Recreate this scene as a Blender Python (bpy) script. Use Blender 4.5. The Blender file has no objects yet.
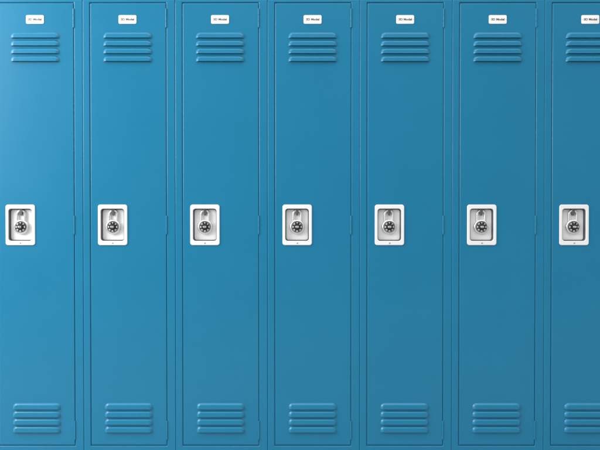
import bpy, bmesh, math
from mathutils import Vector

C = bpy.context.scene.collection
S = bpy.context.scene
PI = math.pi

# ------------------------------------------------------------------ measures (metres)
P = 0.305            # locker width (pitch of the row)
D = 2.10             # camera to the plane of the doors
F = 635.0            # focal length in photo pixels (600 wide)
TILT = 0.0105        # the camera looks down by 0.6 degrees
ZC = 0.80            # height met by the middle of the picture
CAMZ = ZC + D * math.tan(TILT)


def Zy(y):           # height on the door plane seen at photo row y (centre column)
    return CAMZ + D * math.tan(math.atan((225.0 - y) / F) - TILT)


DOOR_TOP = Zy(3.1)
DOOR_BOT = Zy(444.9)
OPEN_TOP = DOOR_TOP + 0.0026
OPEN_BOT = DOOR_BOT - 0.0040
TOP = OPEN_TOP + 0.0150
DX0, DX1 = 0.0256, 0.2756     # door edges
OX0, OX1 = 0.0237, 0.2773     # opening edges
CX = 0.1498                   # door middle


# ------------------------------------------------------------------ materials
def new_mat(name):
    m = bpy.data.materials.new(name)
    m.use_nodes = True
    nt = m.node_tree
    b = nt.nodes['Principled BSDF']
    return m, nt, b


def simple(name, col, rough=0.4, metal=0.0, spec=0.5, coat=0.0):
    m, nt, b = new_mat(name)
    b.inputs['Base Color'].default_value = (*col, 1)
    b.inputs['Roughness'].default_value = rough
    b.inputs['Metallic'].default_value = metal
    b.inputs['Specular IOR Level'].default_value = spec
    b.inputs['Coat Weight'].default_value = coat
    return m


def paint(name, col, rough, bump_scale, bump, rvar=0.06, cvar=0.04, metal=0.0, spec=0.4, coat=0.0):
    """Sprayed enamel: faint orange peel, faint unevenness of gloss and tint."""
    m, nt, b = new_mat(name)
    N, L = nt.nodes, nt.links
    geo = N.new('ShaderNodeNewGeometry')
    n1 = N.new('ShaderNodeTexNoise')
    n1.inputs['Scale'].default_value = bump_scale
    n1.inputs['Detail'].default_value = 2
    L.new(geo.outputs['Position'], n1.inputs['Vector'])
    bp = N.new('ShaderNodeBump')
    bp.inputs['Strength'].default_value = bump
    bp.inputs['Distance'].default_value = 0.0006
    L.new(n1.outputs['Fac'], bp.inputs['Height'])
    L.new(bp.outputs['Normal'], b.inputs['Normal'])
    n2 = N.new('ShaderNodeTexNoise')
    n2.inputs['Scale'].default_value = 5.0
    n2.inputs['Detail'].default_value = 6
    n2.inputs['Roughness'].default_value = 0.6
    L.new(geo.outputs['Position'], n2.inputs['Vector'])
    mr = N.new('ShaderNodeMapRange')
    mr.inputs['From Min'].default_value = 0.3
    mr.inputs['From Max'].default_value = 0.7
    mr.inputs['To Min'].default_value = rough - rvar
    mr.inputs['To Max'].default_value = rough + rvar
    L.new(n2.outputs['Fac'], mr.inputs['Value'])
    L.new(mr.outputs['Result'], b.inputs['Roughness'])
    mc = N.new('ShaderNodeMapRange')
    mc.inputs['From Min'].default_value = 0.3
    mc.inputs['From Max'].default_value = 0.7
    mc.inputs['To Min'].default_value = 1 - cvar
    mc.inputs['To Max'].default_value = 1 + cvar
    L.new(n2.outputs['Fac'], mc.inputs['Value'])
    vm = N.new('ShaderNodeVectorMath')
    vm.operation = 'SCALE'
    vm.inputs[0].default_value = col
    L.new(mc.outputs['Result'], vm.inputs['Scale'])
    L.new(vm.outputs['Vector'], b.inputs['Base Color'])
    b.inputs['Metallic'].default_value = metal
    b.inputs['Specular IOR Level'].default_value = spec
    b.inputs['Coat Weight'].default_value = coat
    b.inputs['Coat Roughness'].default_value = 0.26
    return m


BLUE = paint('blue_enamel', (0.003, 0.177, 0.325), 0.42, 420, 0.07, cvar=0.025, spec=0.12, coat=0.75)
WHITE = paint('white_enamel', (0.83, 0.83, 0.83), 0.38, 500, 0.06, cvar=0.015)
PAN = paint('pan_enamel', (0.92, 0.92, 0.92), 0.5, 700, 0.25, cvar=0.04)
CARD = simple('white_card', (0.90, 0.90, 0.89), 0.45)
INK = simple('ink', (0.11, 0.095, 0.09), 0.6)
STEEL = paint('satin_silver', (0.88, 0.88, 0.89), 0.27, 900, 0.05, cvar=0.02, metal=1.0)
SHACKLE = paint('shackle_steel', (0.86, 0.86, 0.87), 0.2, 600, 0.04, cvar=0.02, metal=1.0)
SHADE_GREY = simple('recess_shade_grey', (0.085, 0.085, 0.09), 0.55, 0.3)  # dark grey that stands in for shade on the recess walls
DARKMETAL = simple('dark_zinc', (0.16, 0.16, 0.165), 0.42, 0.8)
SCREWMETAL = simple('zinc_screw', (0.6, 0.6, 0.6), 0.4, 0.9)
BLACK = simple('black_enamel', (0.014, 0.014, 0.016), 0.32)
NUMERAL = simple('numeral_white', (0.85, 0.85, 0.85), 0.5)
INNER = simple('inner_paint', (0.012, 0.15, 0.28), 0.55)
CONCRETE = paint('floor_sheet', (0.42, 0.42, 0.41), 0.5, 60, 0.1, cvar=0.06)
PLASTER = paint('plaster', (0.62, 0.62, 0.61), 0.8, 120, 0.2, cvar=0.02)


# ------------------------------------------------------------------ mesh helpers
def link(name, bm, mat, parent=None, smooth=None):
    me = bpy.data.meshes.new(name)
    bmesh.ops.recalc_face_normals(bm, faces=bm.faces)
    bm.to_mesh(me)
    bm.free()
    me.materials.append(mat)
    o = bpy.data.objects.new(name, me)
    C.objects.link(o)
    if parent:
        o.parent = parent
    if smooth is not None:
        for p in me.polygons:
            p.use_smooth = True
        me.set_sharp_from_angle(angle=math.radians(smooth))
    return o


def rrect(x0, x1, z0, z1, r, y, seg=6):
    pts = []
    for cx, cz, a in ((x1 - r, z1 - r, 0), (x0 + r, z1 - r, 90), (x0 + r, z0 + r, 180), (x1 - r, z0 + r, 270)):
        for k in range(seg + 1):
            t = math.radians(a + 90 * k / seg)
            pts.append((cx + r * math.cos(t), y, cz + r * math.sin(t)))
    return pts


def ring(bm, pts):
    return [bm.verts.new(p) for p in pts]


def bridge(bm, a, b):
    n = len(a)
    for i in range(n):
        bm.faces.new((a[i], a[(i + 1) % n], b[(i + 1) % n], b[i]))


def loft(bm, loops, cap0=False, cap1=False):
    rings = [ring(bm, l) for l in loops]
    for a, b in zip(rings, rings[1:]):
        bridge(bm, a, b)
    if cap0:
        bm.faces.new(rings[0])
    if cap1:
        bm.faces.new(rings[-1])
    return rings


def circ(cx, cz, r, y, n=48):
    return [(cx + r * math.cos(2 * PI * k / n), y, cz + r * math.sin(2 * PI * k / n)) for k in range(n)]


def box(bm, x0, x1, y0, y1, z0, z1):
    v = [bm.verts.new((x, y, z)) for x in (x0, x1) for y in (y0, y1) for z in (z0, z1)]
    for f in ((0, 1, 3, 2), (4, 6, 7, 5), (0, 4, 5, 1), (2, 3, 7, 6), (0, 2, 6, 4), (1, 5, 7, 3)):
        bm.faces.new([v[i] for i in f])


def tube(bm, path, r, n=16, cap=True):
    rings = []
    for i, p in enumerate(path):
        p = Vector(p)
        t = (Vector(path[min(i + 1, len(path) - 1)]) - Vector(path[max(i - 1, 0)])).normalized()
        u = Vector((0, 1, 0))
        w = t.cross(u).normalized()
        rings.append([bm.verts.new(p + (u * math.cos(2 * PI * k / n) + w * math.sin(2 * PI * k / n)) * r) for k in range(n)])
    for a, b in zip(rings, rings[1:]):
        bridge(bm, a, b)
    if cap:
        bm.faces.new(rings[0])
        bm.faces.new(rings[-1])


def text_bm(bm, body, size, cx, cz, y, bold=0.0, rot=0.0, width=None):
    cu = bpy.data.curves.new('lettering', 'FONT')
    cu.body = body
    cu.size = size
    cu.align_x = 'CENTER'
    cu.align_y = 'CENTER'
    cu.offset = bold
    cu.extrude = 0.00012
    cu.resolution_u = 3
    o = bpy.data.objects.new('lettering', cu)
    C.objects.link(o)
    dg = bpy.context.evaluated_depsgraph_get()
    me = bpy.data.meshes.new_from_object(o.evaluated_get(dg))
    xs = [v.co.x for v in me.vertices]
    ys = [v.co.y for v in me.vertices]
    mx, my = (min(xs) + max(xs)) / 2, (min(ys) + max(ys)) / 2
    sx = 1.0 if width is None else width / (max(xs) - min(xs))
    ca, sa = math.cos(rot), math.sin(rot)
    vs = []
    for v in me.vertices:
        a, b = (v.co.x - mx) * sx, v.co.y - my
        vs.append(bm.verts.new((cx + a * ca - b * sa, y - v.co.z, cz + a * sa + b * ca)))
    for p in me.polygons:
        try:
            bm.faces.new([vs[i] for i in p.vertices])
        except ValueError:
            pass
    bpy.data.objects.remove(o)
    bpy.data.meshes.remove(me)
    bpy.data.curves.remove(cu)


# ------------------------------------------------------------------ properties
def tag(o, label=None, cat=None, group=None, kind=None):
    for k, v in (('label', label), ('category', cat), ('group', group), ('kind', kind)):
        if v:
            o[k] = v
    return o


def empty(name, loc):
    o = bpy.data.objects.new(name, None)
    o.empty_display_size = 0.05
    o.location = loc
    C.objects.link(o)
    return o


def copy_tree(o, parent=None):
    c = o.copy()
    C.objects.link(c)
    if parent:
        c.parent = parent
    for ch in [k for k in o.children]:
        copy_tree(ch, c)
    return c


# ------------------------------------------------------------------ the locker (local x = 0 at its left seam, z = 0 at the floor)
SEAM = 0.00008
LV_W, LV_H, LV_P = 0.160, 0.0190, 0.02565
LV_TOP = [Zy(32.3) - LV_H - k * LV_P for k in range(4)]          # z of the lower lip of each upper louvre
LV_BOT = [Zy(403.0) - LV_H - k * LV_P for k in range(4)]
LPX0, LPX1 = 0.0503, 0.1473                                      # latch plate
LPZ0, LPZ1 = Zy(245.2), Zy(204.6)
LIX0, LIX1 = 0.0595, 0.1375                                      # its opening
LIZ0, LIZ1 = Zy(240.9), Zy(208.7)
LCX = (LIX0 + LIX1) / 2


def arc_steps(r, n=5):
    return [(r * (1 - math.sin(PI / 2 * k / n)), r * (1 - math.cos(PI / 2 * k / n))) for k in range(n + 1)]
    # (depth behind the front, inset from the side): k = 0 is at the side


def rrect_split(x0, x1, z0, z1, r, y):
    """rrect with one more point on each side just under the top corners"""
    p = rrect(x0, x1, z0, z1, r, y)
    return [(x1, y, z1 - r - 0.012)] + p[:14] + [(x0, y, z1 - r - 0.012)] + p[14:]


def make_frame(root):
    bm = bmesh.new()
    r_left, r_right, r_top = 0.0036, 0.0015, 0.0085   # the header rolls over with a wide radius
    loops = [rrect_split(SEAM, P - SEAM, 0.0, TOP, 0.0004, 0.030)]
    for k in range(7):
        t = PI / 2 * k / 6
        dep, ins = 1 - math.sin(t), 1 - math.cos(t)
        pts = rrect_split(SEAM + r_left * ins, P - SEAM - r_right * ins, 0.002 * ins, TOP - r_top * ins, 0.0004, 0)
        out = []
        for i, (x, y, z) in enumerate(pts):
            r = r_top if 1 <= i <= 14 else (r_left if x < P / 2 else r_right)
            out.append((x, r * dep, z))
        loops.append(out)
    q_left, q_right, q_z = 0.0024, 0.0030, 0.0028
    for k in range(6):
        t = PI / 2 * k / 5
        a, d = 1 - math.sin(t), 1 - math.cos(t)
        pts = rrect_split(OX0 - q_left * a, OX1 + q_right * a, OPEN_BOT - q_z * a, OPEN_TOP + q_z * a, 0.0025, 0)
        loops.append([(x, (q_left if x < P / 2 else q_right) * d, z) for x, y, z in pts])
    loops.append(rrect_split(OX0, OX1, OPEN_BOT, OPEN_TOP, 0.0025, 0.0042))
    # a stop behind the door closes the gap
    loops.append(rrect_split(OX0 + 0.010, OX1 - 0.010, OPEN_BOT + 0.010, OPEN_TOP - 0.010, 0.0025, 0.0042))
    loft(bm, loops)
    return link('door_frame', bm, BLUE, root)


def make_body(root):
    bm = bmesh.new()
    t = 0.0012
    a, b = SEAM + 0.0003, P - SEAM - 0.0003
    y0, y1 = 0.0305, 0.38
    z1 = TOP - 0.0004
    box(bm, a, a + t, y0, y1, 0.0005, z1)
    box(bm, b - t, b, y0, y1, 0.0005, z1)
    box(bm, a + t, b - t, y1 - t, y1, 0.0005, z1)
    box(bm, a + t, b - t, y0, y1 - t, z1 - t, z1)
    box(bm, a + t, b - t, y0, y1 - t, 0.03, 0.03 + t)
    return link('cabinet_body', bm, INNER, root)


def make_door(root):
    bm = bmesh.new()
    r = 0.0032
    loops = [rrect(DX0, DX1, DOOR_BOT, DOOR_TOP, 0.003, 0.0040)]
    for dep, ins in arc_steps(r, 5):
        pts = rrect(DX0 + ins, DX1 - ins * 0.5, DOOR_BOT + ins, DOOR_TOP - ins, 0.003 - ins * 0.8, dep)
        loops.append([(x, y if x < P / 2 else y * 0.5, z) for x, y, z in pts])
    rings = loft(bm, loops)
    edges = set()

    def ring_edges(rg):
        n = len(rg)
        for i in range(n):
            e = bm.edges.get((rg[i], rg[(i + 1) % n])) or bm.edges.new((rg[i], rg[(i + 1) % n]))
            edges.add(e)
    ring_edges(rings[-1])
    for z in LV_TOP + LV_BOT:        # the slots behind the louvres
        q = rrect(CX - LV_W / 2 + 0.006, CX + LV_W / 2 - 0.006, z + 0.0004, z + 0.011, 0.002, 0.0, 3)
        a = ring(bm, q)
        b = ring(bm, [(x, 0.0012, zz) for x, y, zz in q])
        bridge(bm, a, b)
        ring_edges(a)
    q = rrect(LIX0 - 0.004, LIX1 + 0.004, LIZ0 - 0.004, LIZ1 + 0.004, 0.011, 0.0)
    a = ring(bm, q)
    b = ring(bm, [(x, 0.0012, zz) for x, y, zz in q])
    bridge(bm, a, b)
    ring_edges(a)
    bmesh.ops.triangle_fill(bm, edges=list(edges), use_beauty=True)
    return link('door', bm, BLUE, root)


def louvre_mesh():
    bm = bmesh.new()
    Hh = 0.0068
    ds = [0, 0.0004, 0.0009, 0.0015, 0.0022, 0.003, 0.0039, 0.0049, 0.006, 0.0072, 0.009, 0.0115, 0.0150, 0.0186]
    rings = []
    for d in ds:
        x1 = LV_W / 2 - d * 1.35
        top = LV_H - d
        r = max(0.0150 - d, 0.0003)
        r = min(r, top * 0.98)
        pts = []
        side = [0.0, 0.25, 0.5, 0.75]
        for f in side:
            pts.append((-x1, (top - r) * f))
        for k in range(11):
            t = PI - PI / 2 * k / 10
            pts.append((-x1 + r + r * math.cos(t), top - r + r * math.sin(t)))
        for k in range(1, 12):
            pts.append((-(x1 - r) + 2 * (x1 - r) * k / 12, top))
        for k in range(11):
            t = PI / 2 - PI / 2 * k / 10
            pts.append((x1 - r + r * math.cos(t), top - r + r * math.sin(t)))
        for f in reversed(side):
            pts.append((x1, (top - r) * f))
        row = []
        for x, z in pts:
            s = min(d / 0.0074, 1.0)
            h = Hh * s * (2 - s)
            h *= 0.80 + 0.20 * (1 - z / LV_H)
            # a flare that blends into the sheet
            row.append(bm.verts.new((x, -h - 0.00005, z)))
        rings.append(row)
    for a, b in zip(rings, rings[1:]):
        for i in range(len(a) - 1):
            bm.faces.new((a[i], a[i + 1], b[i + 1], b[i]))
    # close the crown between the two halves of the last row
    last = rings[-1]
    n = len(last)
    for i in range(n // 2 - 1):
        bm.faces.new((last[i], last[i + 1], last[n - 2 - i], last[n - 1 - i]))
    bmesh.ops.remove_doubles(bm, verts=bm.verts, dist=0.00002)
    bmesh.ops.recalc_face_normals(bm, faces=bm.faces)
    if sum(f.normal.y * f.calc_area() for f in bm.faces) > 0:
        bmesh.ops.reverse_faces(bm, faces=bm.faces)
    me = bpy.data.meshes.new('louvre')
    bm.to_mesh(me)
    bm.free()
    me.materials.append(BLUE)
    o = bpy.data.objects.new('louvre', me)
    C.objects.link(o)
    sol = o.modifiers.new('sheet', 'SOLIDIFY')
    sol.thickness = 0.0010
    sol.offset = -1
    dg = bpy.context.evaluated_depsgraph_get()
    me2 = bpy.data.meshes.new_from_object(o.evaluated_get(dg))
    me2.name = 'louvre_sheet'
    bpy.data.objects.remove(o)
    for p in me2.polygons:
        p.use_smooth = True
    me2.set_sharp_from_angle(angle=math.radians(38))
    return me2


def make_louvres(door):
    me = louvre_mesh()
    for z in LV_TOP + LV_BOT:
        o = bpy.data.objects.new('louvre', me)
        C.objects.link(o)
        o.parent = door
        o.location = (CX, 0, z)


def make_name_plate(root):
    z0, z1 = Zy(23.9), Zy(15.2)
    x0, x1 = CX - 0.0297, CX + 0.0293
    bm = bmesh.new()
    loops = [rrect(x0, x1, z0, z1, 0.0045, -0.00005)]
    for dep, ins in arc_steps(0.0008, 3):
        loops.append(rrect(x0 + ins, x1 - ins, z0 + ins, z1 - ins, 0.0045 - ins, dep - 0.0016))
    loft(bm, loops, cap1=True)
    pl = link('name_plate', bm, CARD, root, 30)
    bm = bmesh.new()
    text_bm(bm, '3D Model', 0.0096, (x0 + x1) / 2, (z0 + z1) / 2 + 0.0003, -0.00175, 0.00036, 0, 0.0440)
    link('lettering', bm, INK, pl)
    for x in (x0 + 0.0036, x1 - 0.0036):
        bm = bmesh.new()
        zc = (z0 + z1) / 2
        loft(bm, [circ(x, zc, 0.0014, -0.0015, 16), circ(x, zc, 0.0013, -0.0020, 16), circ(x, zc, 0.0008, -0.0024, 16)], cap1=True)
        link('rivet', bm, SCREWMETAL, pl, 40)
    return pl


def make_latch(root):
    bm = bmesh.new()
    loops = [rrect(LPX0, LPX1, LPZ0, LPZ1, 0.008, -0.00005)]
    front = -0.0034
    for dep, ins in arc_steps(0.0022, 5):
        loops.append(rrect(LPX0 + ins, LPX1 - ins, LPZ0 + ins, LPZ1 - ins, 0.008 - ins * 0.6, dep + front))
    ri = 0.0016
    for k in range(6):
        t = PI / 2 * k / 5
        ins, dep = ri * (1 - math.sin(t)), ri * (1 - math.cos(t))
        loops.append(rrect(LIX0 - ins, LIX1 + ins, LIZ0 - ins, LIZ1 + ins, 0.009 + ins, dep + front))
    loops.append(rrect(LIX0, LIX1, LIZ0, LIZ1, 0.009, 0.0004))
    loft(bm, loops)
    pl = link('latch_plate', bm, WHITE, root)
    # added dark liner and lip: shade of the recess walls put into their colour
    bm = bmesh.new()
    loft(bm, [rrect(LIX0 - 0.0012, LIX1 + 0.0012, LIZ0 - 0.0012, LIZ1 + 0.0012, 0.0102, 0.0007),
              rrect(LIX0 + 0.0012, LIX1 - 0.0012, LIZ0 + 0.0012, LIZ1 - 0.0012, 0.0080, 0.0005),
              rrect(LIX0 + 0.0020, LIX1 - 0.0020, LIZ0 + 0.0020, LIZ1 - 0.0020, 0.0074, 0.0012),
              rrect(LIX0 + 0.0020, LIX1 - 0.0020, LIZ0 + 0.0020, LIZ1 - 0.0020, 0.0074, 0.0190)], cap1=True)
    link('recess_shade_liner', bm, SHADE_GREY, pl)
    # the pan that fills the recess, with a narrow gap round it
    bm = bmesh.new()
    g = 0.0024
    loops = [rrect(LIX0 + g, LIX1 - g, LIZ0 + g, LIZ1 - g, 0.0075, 0.0180)]
    for dep, ins in arc_steps(0.0014, 4):
        loops.append(rrect(LIX0 + g + ins, LIX1 - g - ins, LIZ0 + g + ins, LIZ1 - g - ins, 0.0075 - ins * 0.6, dep + 0.0112))
    loft(bm, loops, cap1=True)
    link('recess_pan', bm, PAN, pl)
    # the lug that the shackle passes through
    bm = bmesh.new()
    zt, zb = LIZ1 - 0.0006, Zy(215.6)

    def outline(s, y):
        w0, w1 = 0.0058 * s, 0.0036 * s
        pts = [(LCX - w0, y, zt), (LCX + w0, y, zt)]
        for k in range(9):
            t = PI * k / 8
            pts.append((LCX + w1 * math.cos(t), y, zb + w1 - w1 * math.sin(t)))
        return pts
    loft(bm, [outline(1, 0.0114), outline(1, 0.0034), outline(0.92, 0.0026), outline(0.78, 0.0022)], cap1=True)
    link('lug', bm, DARKMETAL, pl)
    bm = bmesh.new()
    zc = Zy(243.0)
    xc = (LPX0 + LPX1) / 2
    loft(bm, [circ(xc, zc, 0.0030, front + 0.0005, 24), circ(xc, zc, 0.0029, front - 0.0005, 24), circ(xc, zc, 0.0019, front - 0.0011, 24),
              circ(xc, zc, 0.0013, front - 0.0011, 24), circ(xc, zc, 0.0012, front - 0.0002, 24)], cap1=True)
    link('screw', bm, SCREWMETAL, pl, 40)
    return pl


def make_hinges(root):
    xc = (DX1 + OX0 - OX0) + 0.0008
    first = None
    zmid = Zy(225.0)
    for ya, yb in ((8.8, 27.4), (216.0, 234.0), (420.8, 439.6)):
        za, zb = Zy(yb), Zy(ya)
        h = zb - za
        if first is None:
            bm = bmesh.new()
            r = 0.0025
            n = 3
            for k in range(n):
                a = -h / 2 + h * k / n + 0.0004
                b = -h / 2 + h * (k + 1) / n - 0.0004

                def zc(rr, z):
                    return [(rr * math.cos(2 * PI * j / 20), -0.0002 + rr * math.sin(2 * PI * j / 20), z) for j in range(20)]
                e = 0.0008
                loft(bm, [zc(r - e, a), zc(r, a + e), zc(r, b - e), zc(r - e, b)], cap0=True, cap1=True)
            # the pin
            def zp(z):
                return [(0.0020 * math.cos(2 * PI * j / 12), -0.0002 + 0.0020 * math.sin(2 * PI * j / 12), z) for j in range(12)]
            loft(bm, [zp(-h / 2 - 0.0006), zp(h / 2 + 0.0006)], cap0=True, cap1=True)
            # leaf running back between the door and the frame
            box(bm, -0.0004, 0.0015, 0.0004, 0.0040, -h / 2 + 0.001, h / 2 - 0.001)
            first = link('hinge', bm, BLUE, root, 40)
            o = first
        else:
            o = first.copy()
            C.objects.link(o)
        o.location = (DX1 + 0.0010, 0, (za + zb) / 2)


# ------------------------------------------------------------------ the padlock (its own thing; origin at the dial axis, on the pan)
def make_padlock():
    root = empty('padlock', (0, 0, 0))
    R = 0.0249
    back, front = 0.0110, 0.0002            # depths along y, in the doors' frame
    bm = bmesh.new()
    prof = [(R - 0.003, back), (R - 0.0012, back - 0.0006), (R - 0.0002, back - 0.0022), (R, back - 0.0045), (R, front + 0.0065)]
    for k in range(1, 9):
        t = PI / 2 * k / 8
        prof.append((R - 0.0052 * (1 - math.cos(t)), front + 0.0065 * (1 - math.sin(t))))
    prof += [(R - 0.0056, front + 0.0004), (R - 0.0058, front + 0.0012), (0.004, front + 0.0012)]
    loft(bm, [circ(0, 0, r, y, 64) for r, y in prof], cap0=True, cap1=True)
    link('body', bm, STEEL, root, 35)
    # shackle
    bm = bmesh.new()
    top = 0.0545
    w = 0.0126
    path = [(-w, 0, 0.012)] + [(-w, 0, 0.012 + (top - w - 0.012) * k / 6) for k in range(1, 7)]
    for k in range(1, 20):
        t = PI - PI * k / 20
        path.append((w * math.cos(t), 0, top - w + w * math.sin(t)))
    path += [(w, 0, 0.012 + (top - w - 0.012) * k / 6) for k in range(6, 0, -1)] + [(w, 0, 0.012)]
    path = [(x, 0.0066, z) for x, y, z in path]
    tube(bm, path, 0.0038, 18)
    link('shackle', bm, SHACKLE, root, 40)
    # dial
    bm = bmesh.new()
    rd = 0.0177
    loft(bm, [circ(0, 0, rd, front + 0.0012, 64), circ(0, 0, rd, front - 0.0008, 64), circ(0, 0, rd - 0.0006, front - 0.0014, 64),
              circ(0, 0, 0.0092, front - 0.0022, 64)], cap1=True)
    dial = link('dial', bm, BLACK, root, 30)
    bm = bmesh.new()
    rm = 0.0136
    for k in range(8):
        a = PI / 2 - 2 * PI * k / 8
        text_bm(bm, str(5 * k), 0.0062, rm * math.cos(a), rm * math.sin(a), front - 0.0021, 0.00022, a - PI / 2)
    for k in range(40):
        if k % 5 == 0:
            continue
        a = PI / 2 - 2 * PI * k / 40
        ca, sa = math.cos(a), math.sin(a)
        q = []
        for rr, w_ in ((0.0154, -1), (0.0154, 1), (0.0168, 1), (0.0168, -1)):
            q.append(bm.verts.new((rr * ca - w_ * 0.00016 * sa, front - 0.0019, rr * sa + w_ * 0.00016 * ca)))
        bm.faces.new(q)
    link('numerals', bm, NUMERAL, dial)
    # knob: a fluted black boss with a bright grip bar
    bm = bmesh.new()
    n = 48
    def fl(r, y, amp):
        return [((r + amp * (k % 2)) * math.cos(2 * PI * k / n), y, (r + amp * (k % 2)) * math.sin(2 * PI * k / n)) for k in range(n)]
    loft(bm, [fl(0.0086, front - 0.0020, 0.0005), fl(0.0086, front - 0.0060, 0.0005), fl(0.0078, front - 0.0068, 0.0002)], cap1=True)
    link('knob', bm, BLACK, dial)
    bm = bmesh.new()
    loops = [rrect(-0.0056, 0.0056, -0.0031, 0.0031, 0.0024, front - 0.0066)]
    for dep, ins in arc_steps(0.0010, 4):
        loops.append(rrect(-0.0056 + ins, 0.0056 - ins, -0.0031 + ins, 0.0031 - ins, 0.0024 - ins, front - 0.0094 + dep))
    loft(bm, loops, cap1=True)
    link('grip', bm, SHACKLE, dial, 40)
    return root


# ------------------------------------------------------------------ build
LEFT = -(2.354 + 1) * P              # the left seam of the first locker
locker = empty('locker', (LEFT, 0, 0))
make_body(locker)
make_frame(locker)
door = make_door(locker)
make_louvres(door)
make_name_plate(locker)
make_latch(locker)
make_hinges(locker)

PADZ = Zy(226.9)
pad = make_padlock()
pad.location = (LEFT + LCX, 0, PADZ)

LOCKER_LABELS = [
    'leftmost blue metal locker, cut off by the photo edge, its paint the brightest',
    'second blue metal locker from the left, beside the bright cut-off one',
    'third blue metal locker from the left, just left of the middle one',
    'middle blue metal locker of the seven in the row',
    'fifth blue metal locker from the left, just right of the middle one',
    'last blue metal locker on the right still shown whole, with its hinges',
    'rightmost blue metal locker, cut off before its hinged side',
]
PAD_LABELS = [
    'silver combination padlock on the leftmost locker, the one with the brightest paint',
    'silver combination padlock on the second locker from the left',
    'silver combination padlock on the third locker from the left',
    'silver combination padlock on the middle locker, seen square on',
    'silver combination padlock on the fifth locker, just right of the middle one',
    'silver combination padlock on the last locker at right shown whole',
    'silver combination padlock on the rightmost locker, which the photo cuts off',
]
for i in range(7):
    if i == 0:
        lk, pk = locker, pad
    else:
        lk, pk = copy_tree(locker), copy_tree(pad)
        lk.location.x = LEFT + i * P
        pk.location.x = LEFT + i * P + LCX
        pk.rotation_euler.y = math.radians((0, 0.9, -0.7, 0.4, -1.0, 0.6, -0.4)[i])
    tag(lk, LOCKER_LABELS[i], 'locker', 'lockers standing side by side in the row')
    tag(pk, PAD_LABELS[i], 'padlock', 'combination padlocks on the locker latches')

# the surface the lockers stand on and the wall at their backs (both outside the photo)
bm = bmesh.new()
v = [bm.verts.new(p) for p in ((-4, -4, 0), (4, -4, 0), (4, 0.5, 0), (-4, 0.5, 0))]
bm.faces.new(v)
tag(link('floor', bm, CONCRETE), kind='structure')
bm = bmesh.new()
box(bm, -4, 4, 0.40, 0.50, 0.004, 2.6)
tag(link('wall', bm, PLASTER), kind='structure')

# ------------------------------------------------------------------ light
w = bpy.data.worlds.new('World')
S.world = w
w.use_nodes = True
nt = w.node_tree
bg = nt.nodes['Background']
tc = nt.nodes.new('ShaderNodeTexCoord')


def lobe(direction, lo, hi, gain):
    """soft brightening of the studio towards a direction"""
    dp = nt.nodes.new('ShaderNodeVectorMath')
    dp.operation = 'DOT_PRODUCT'
    dp.inputs[1].default_value = Vector(direction).normalized()
    nt.links.new(tc.outputs['Generated'], dp.inputs[0])
    mr = nt.nodes.new('ShaderNodeMapRange')
    mr.interpolation_type = 'SMOOTHSTEP'
    mr.inputs['From Min'].default_value = lo
    mr.inputs['From Max'].default_value = hi
    mr.inputs['To Max'].default_value = gain
    nt.links.new(dp.outputs['Value'], mr.inputs['Value'])
    return mr.outputs['Result']


def add(a, b):
    m = nt.nodes.new('ShaderNodeMath')
    m.operation = 'ADD'
    nt.links.new(a, m.inputs[0])
    if isinstance(b, float):
        m.inputs[1].default_value = b
    else:
        nt.links.new(b, m.inputs[1])
    return m.outputs[0]


tot = add(add(lobe((0, -0.3, 1), 0.55, 0.95, 1.15), lobe((-1, -0.12, 0.25), 0.5, 0.95, 1.3)),
          add(lobe((1, -0.12, 0.25), 0.5, 0.95, 0.6), 0.36))
nt.links.new(tot, bg.inputs['Strength'])
bg.inputs['Color'].default_value = (0.99, 0.995, 1.0, 1)


def area(name, loc, target, sx, sy, power, col=(1, 1, 1)):
    l = bpy.data.lights.new(name, 'AREA')
    l.shape = 'RECTANGLE'
    l.size, l.size_y = sx, sy
    l.energy = power
    l.color = col
    o = bpy.data.objects.new(name, l)
    o.location = loc
    o.rotation_euler = (Vector(target) - Vector(loc)).to_track_quat('-Z', 'Y').to_euler()
    C.objects.link(o)
    return o


area('key_lamp', (-2.4, -1.0, 1.65), (-1.0, 0, 1.0), 1.2, 1.3, 56)
area('front_lamp', (0.3, -4.0, 4.2), (0.3, 0, 0.6), 3.0, 1.5, 9)
area('strip_lamp', (0.0, -0.95, 3.3), (0.0, 0, 0.8), 3.4, 0.30, 17)

# ------------------------------------------------------------------ camera
cd = bpy.data.cameras.new('camera')
cd.sensor_width = 36
cd.lens = 36 * F / 600
cd.clip_start = 0.02
cd.clip_end = 100
cam = bpy.data.objects.new('camera', cd)
cam.location = (0, -D, CAMZ)
cam.rotation_euler = (PI / 2 - TILT, 0, 0)
C.objects.link(cam)
S.camera = cam

S.render.engine = 'CYCLES'
S.cycles.use_denoising = True
S.cycles.max_bounces = 6
S.view_settings.view_transform = 'Standard'
S.view_settings.look = 'None'
S.view_settings.exposure = 0
S.view_settings.gamma = 1
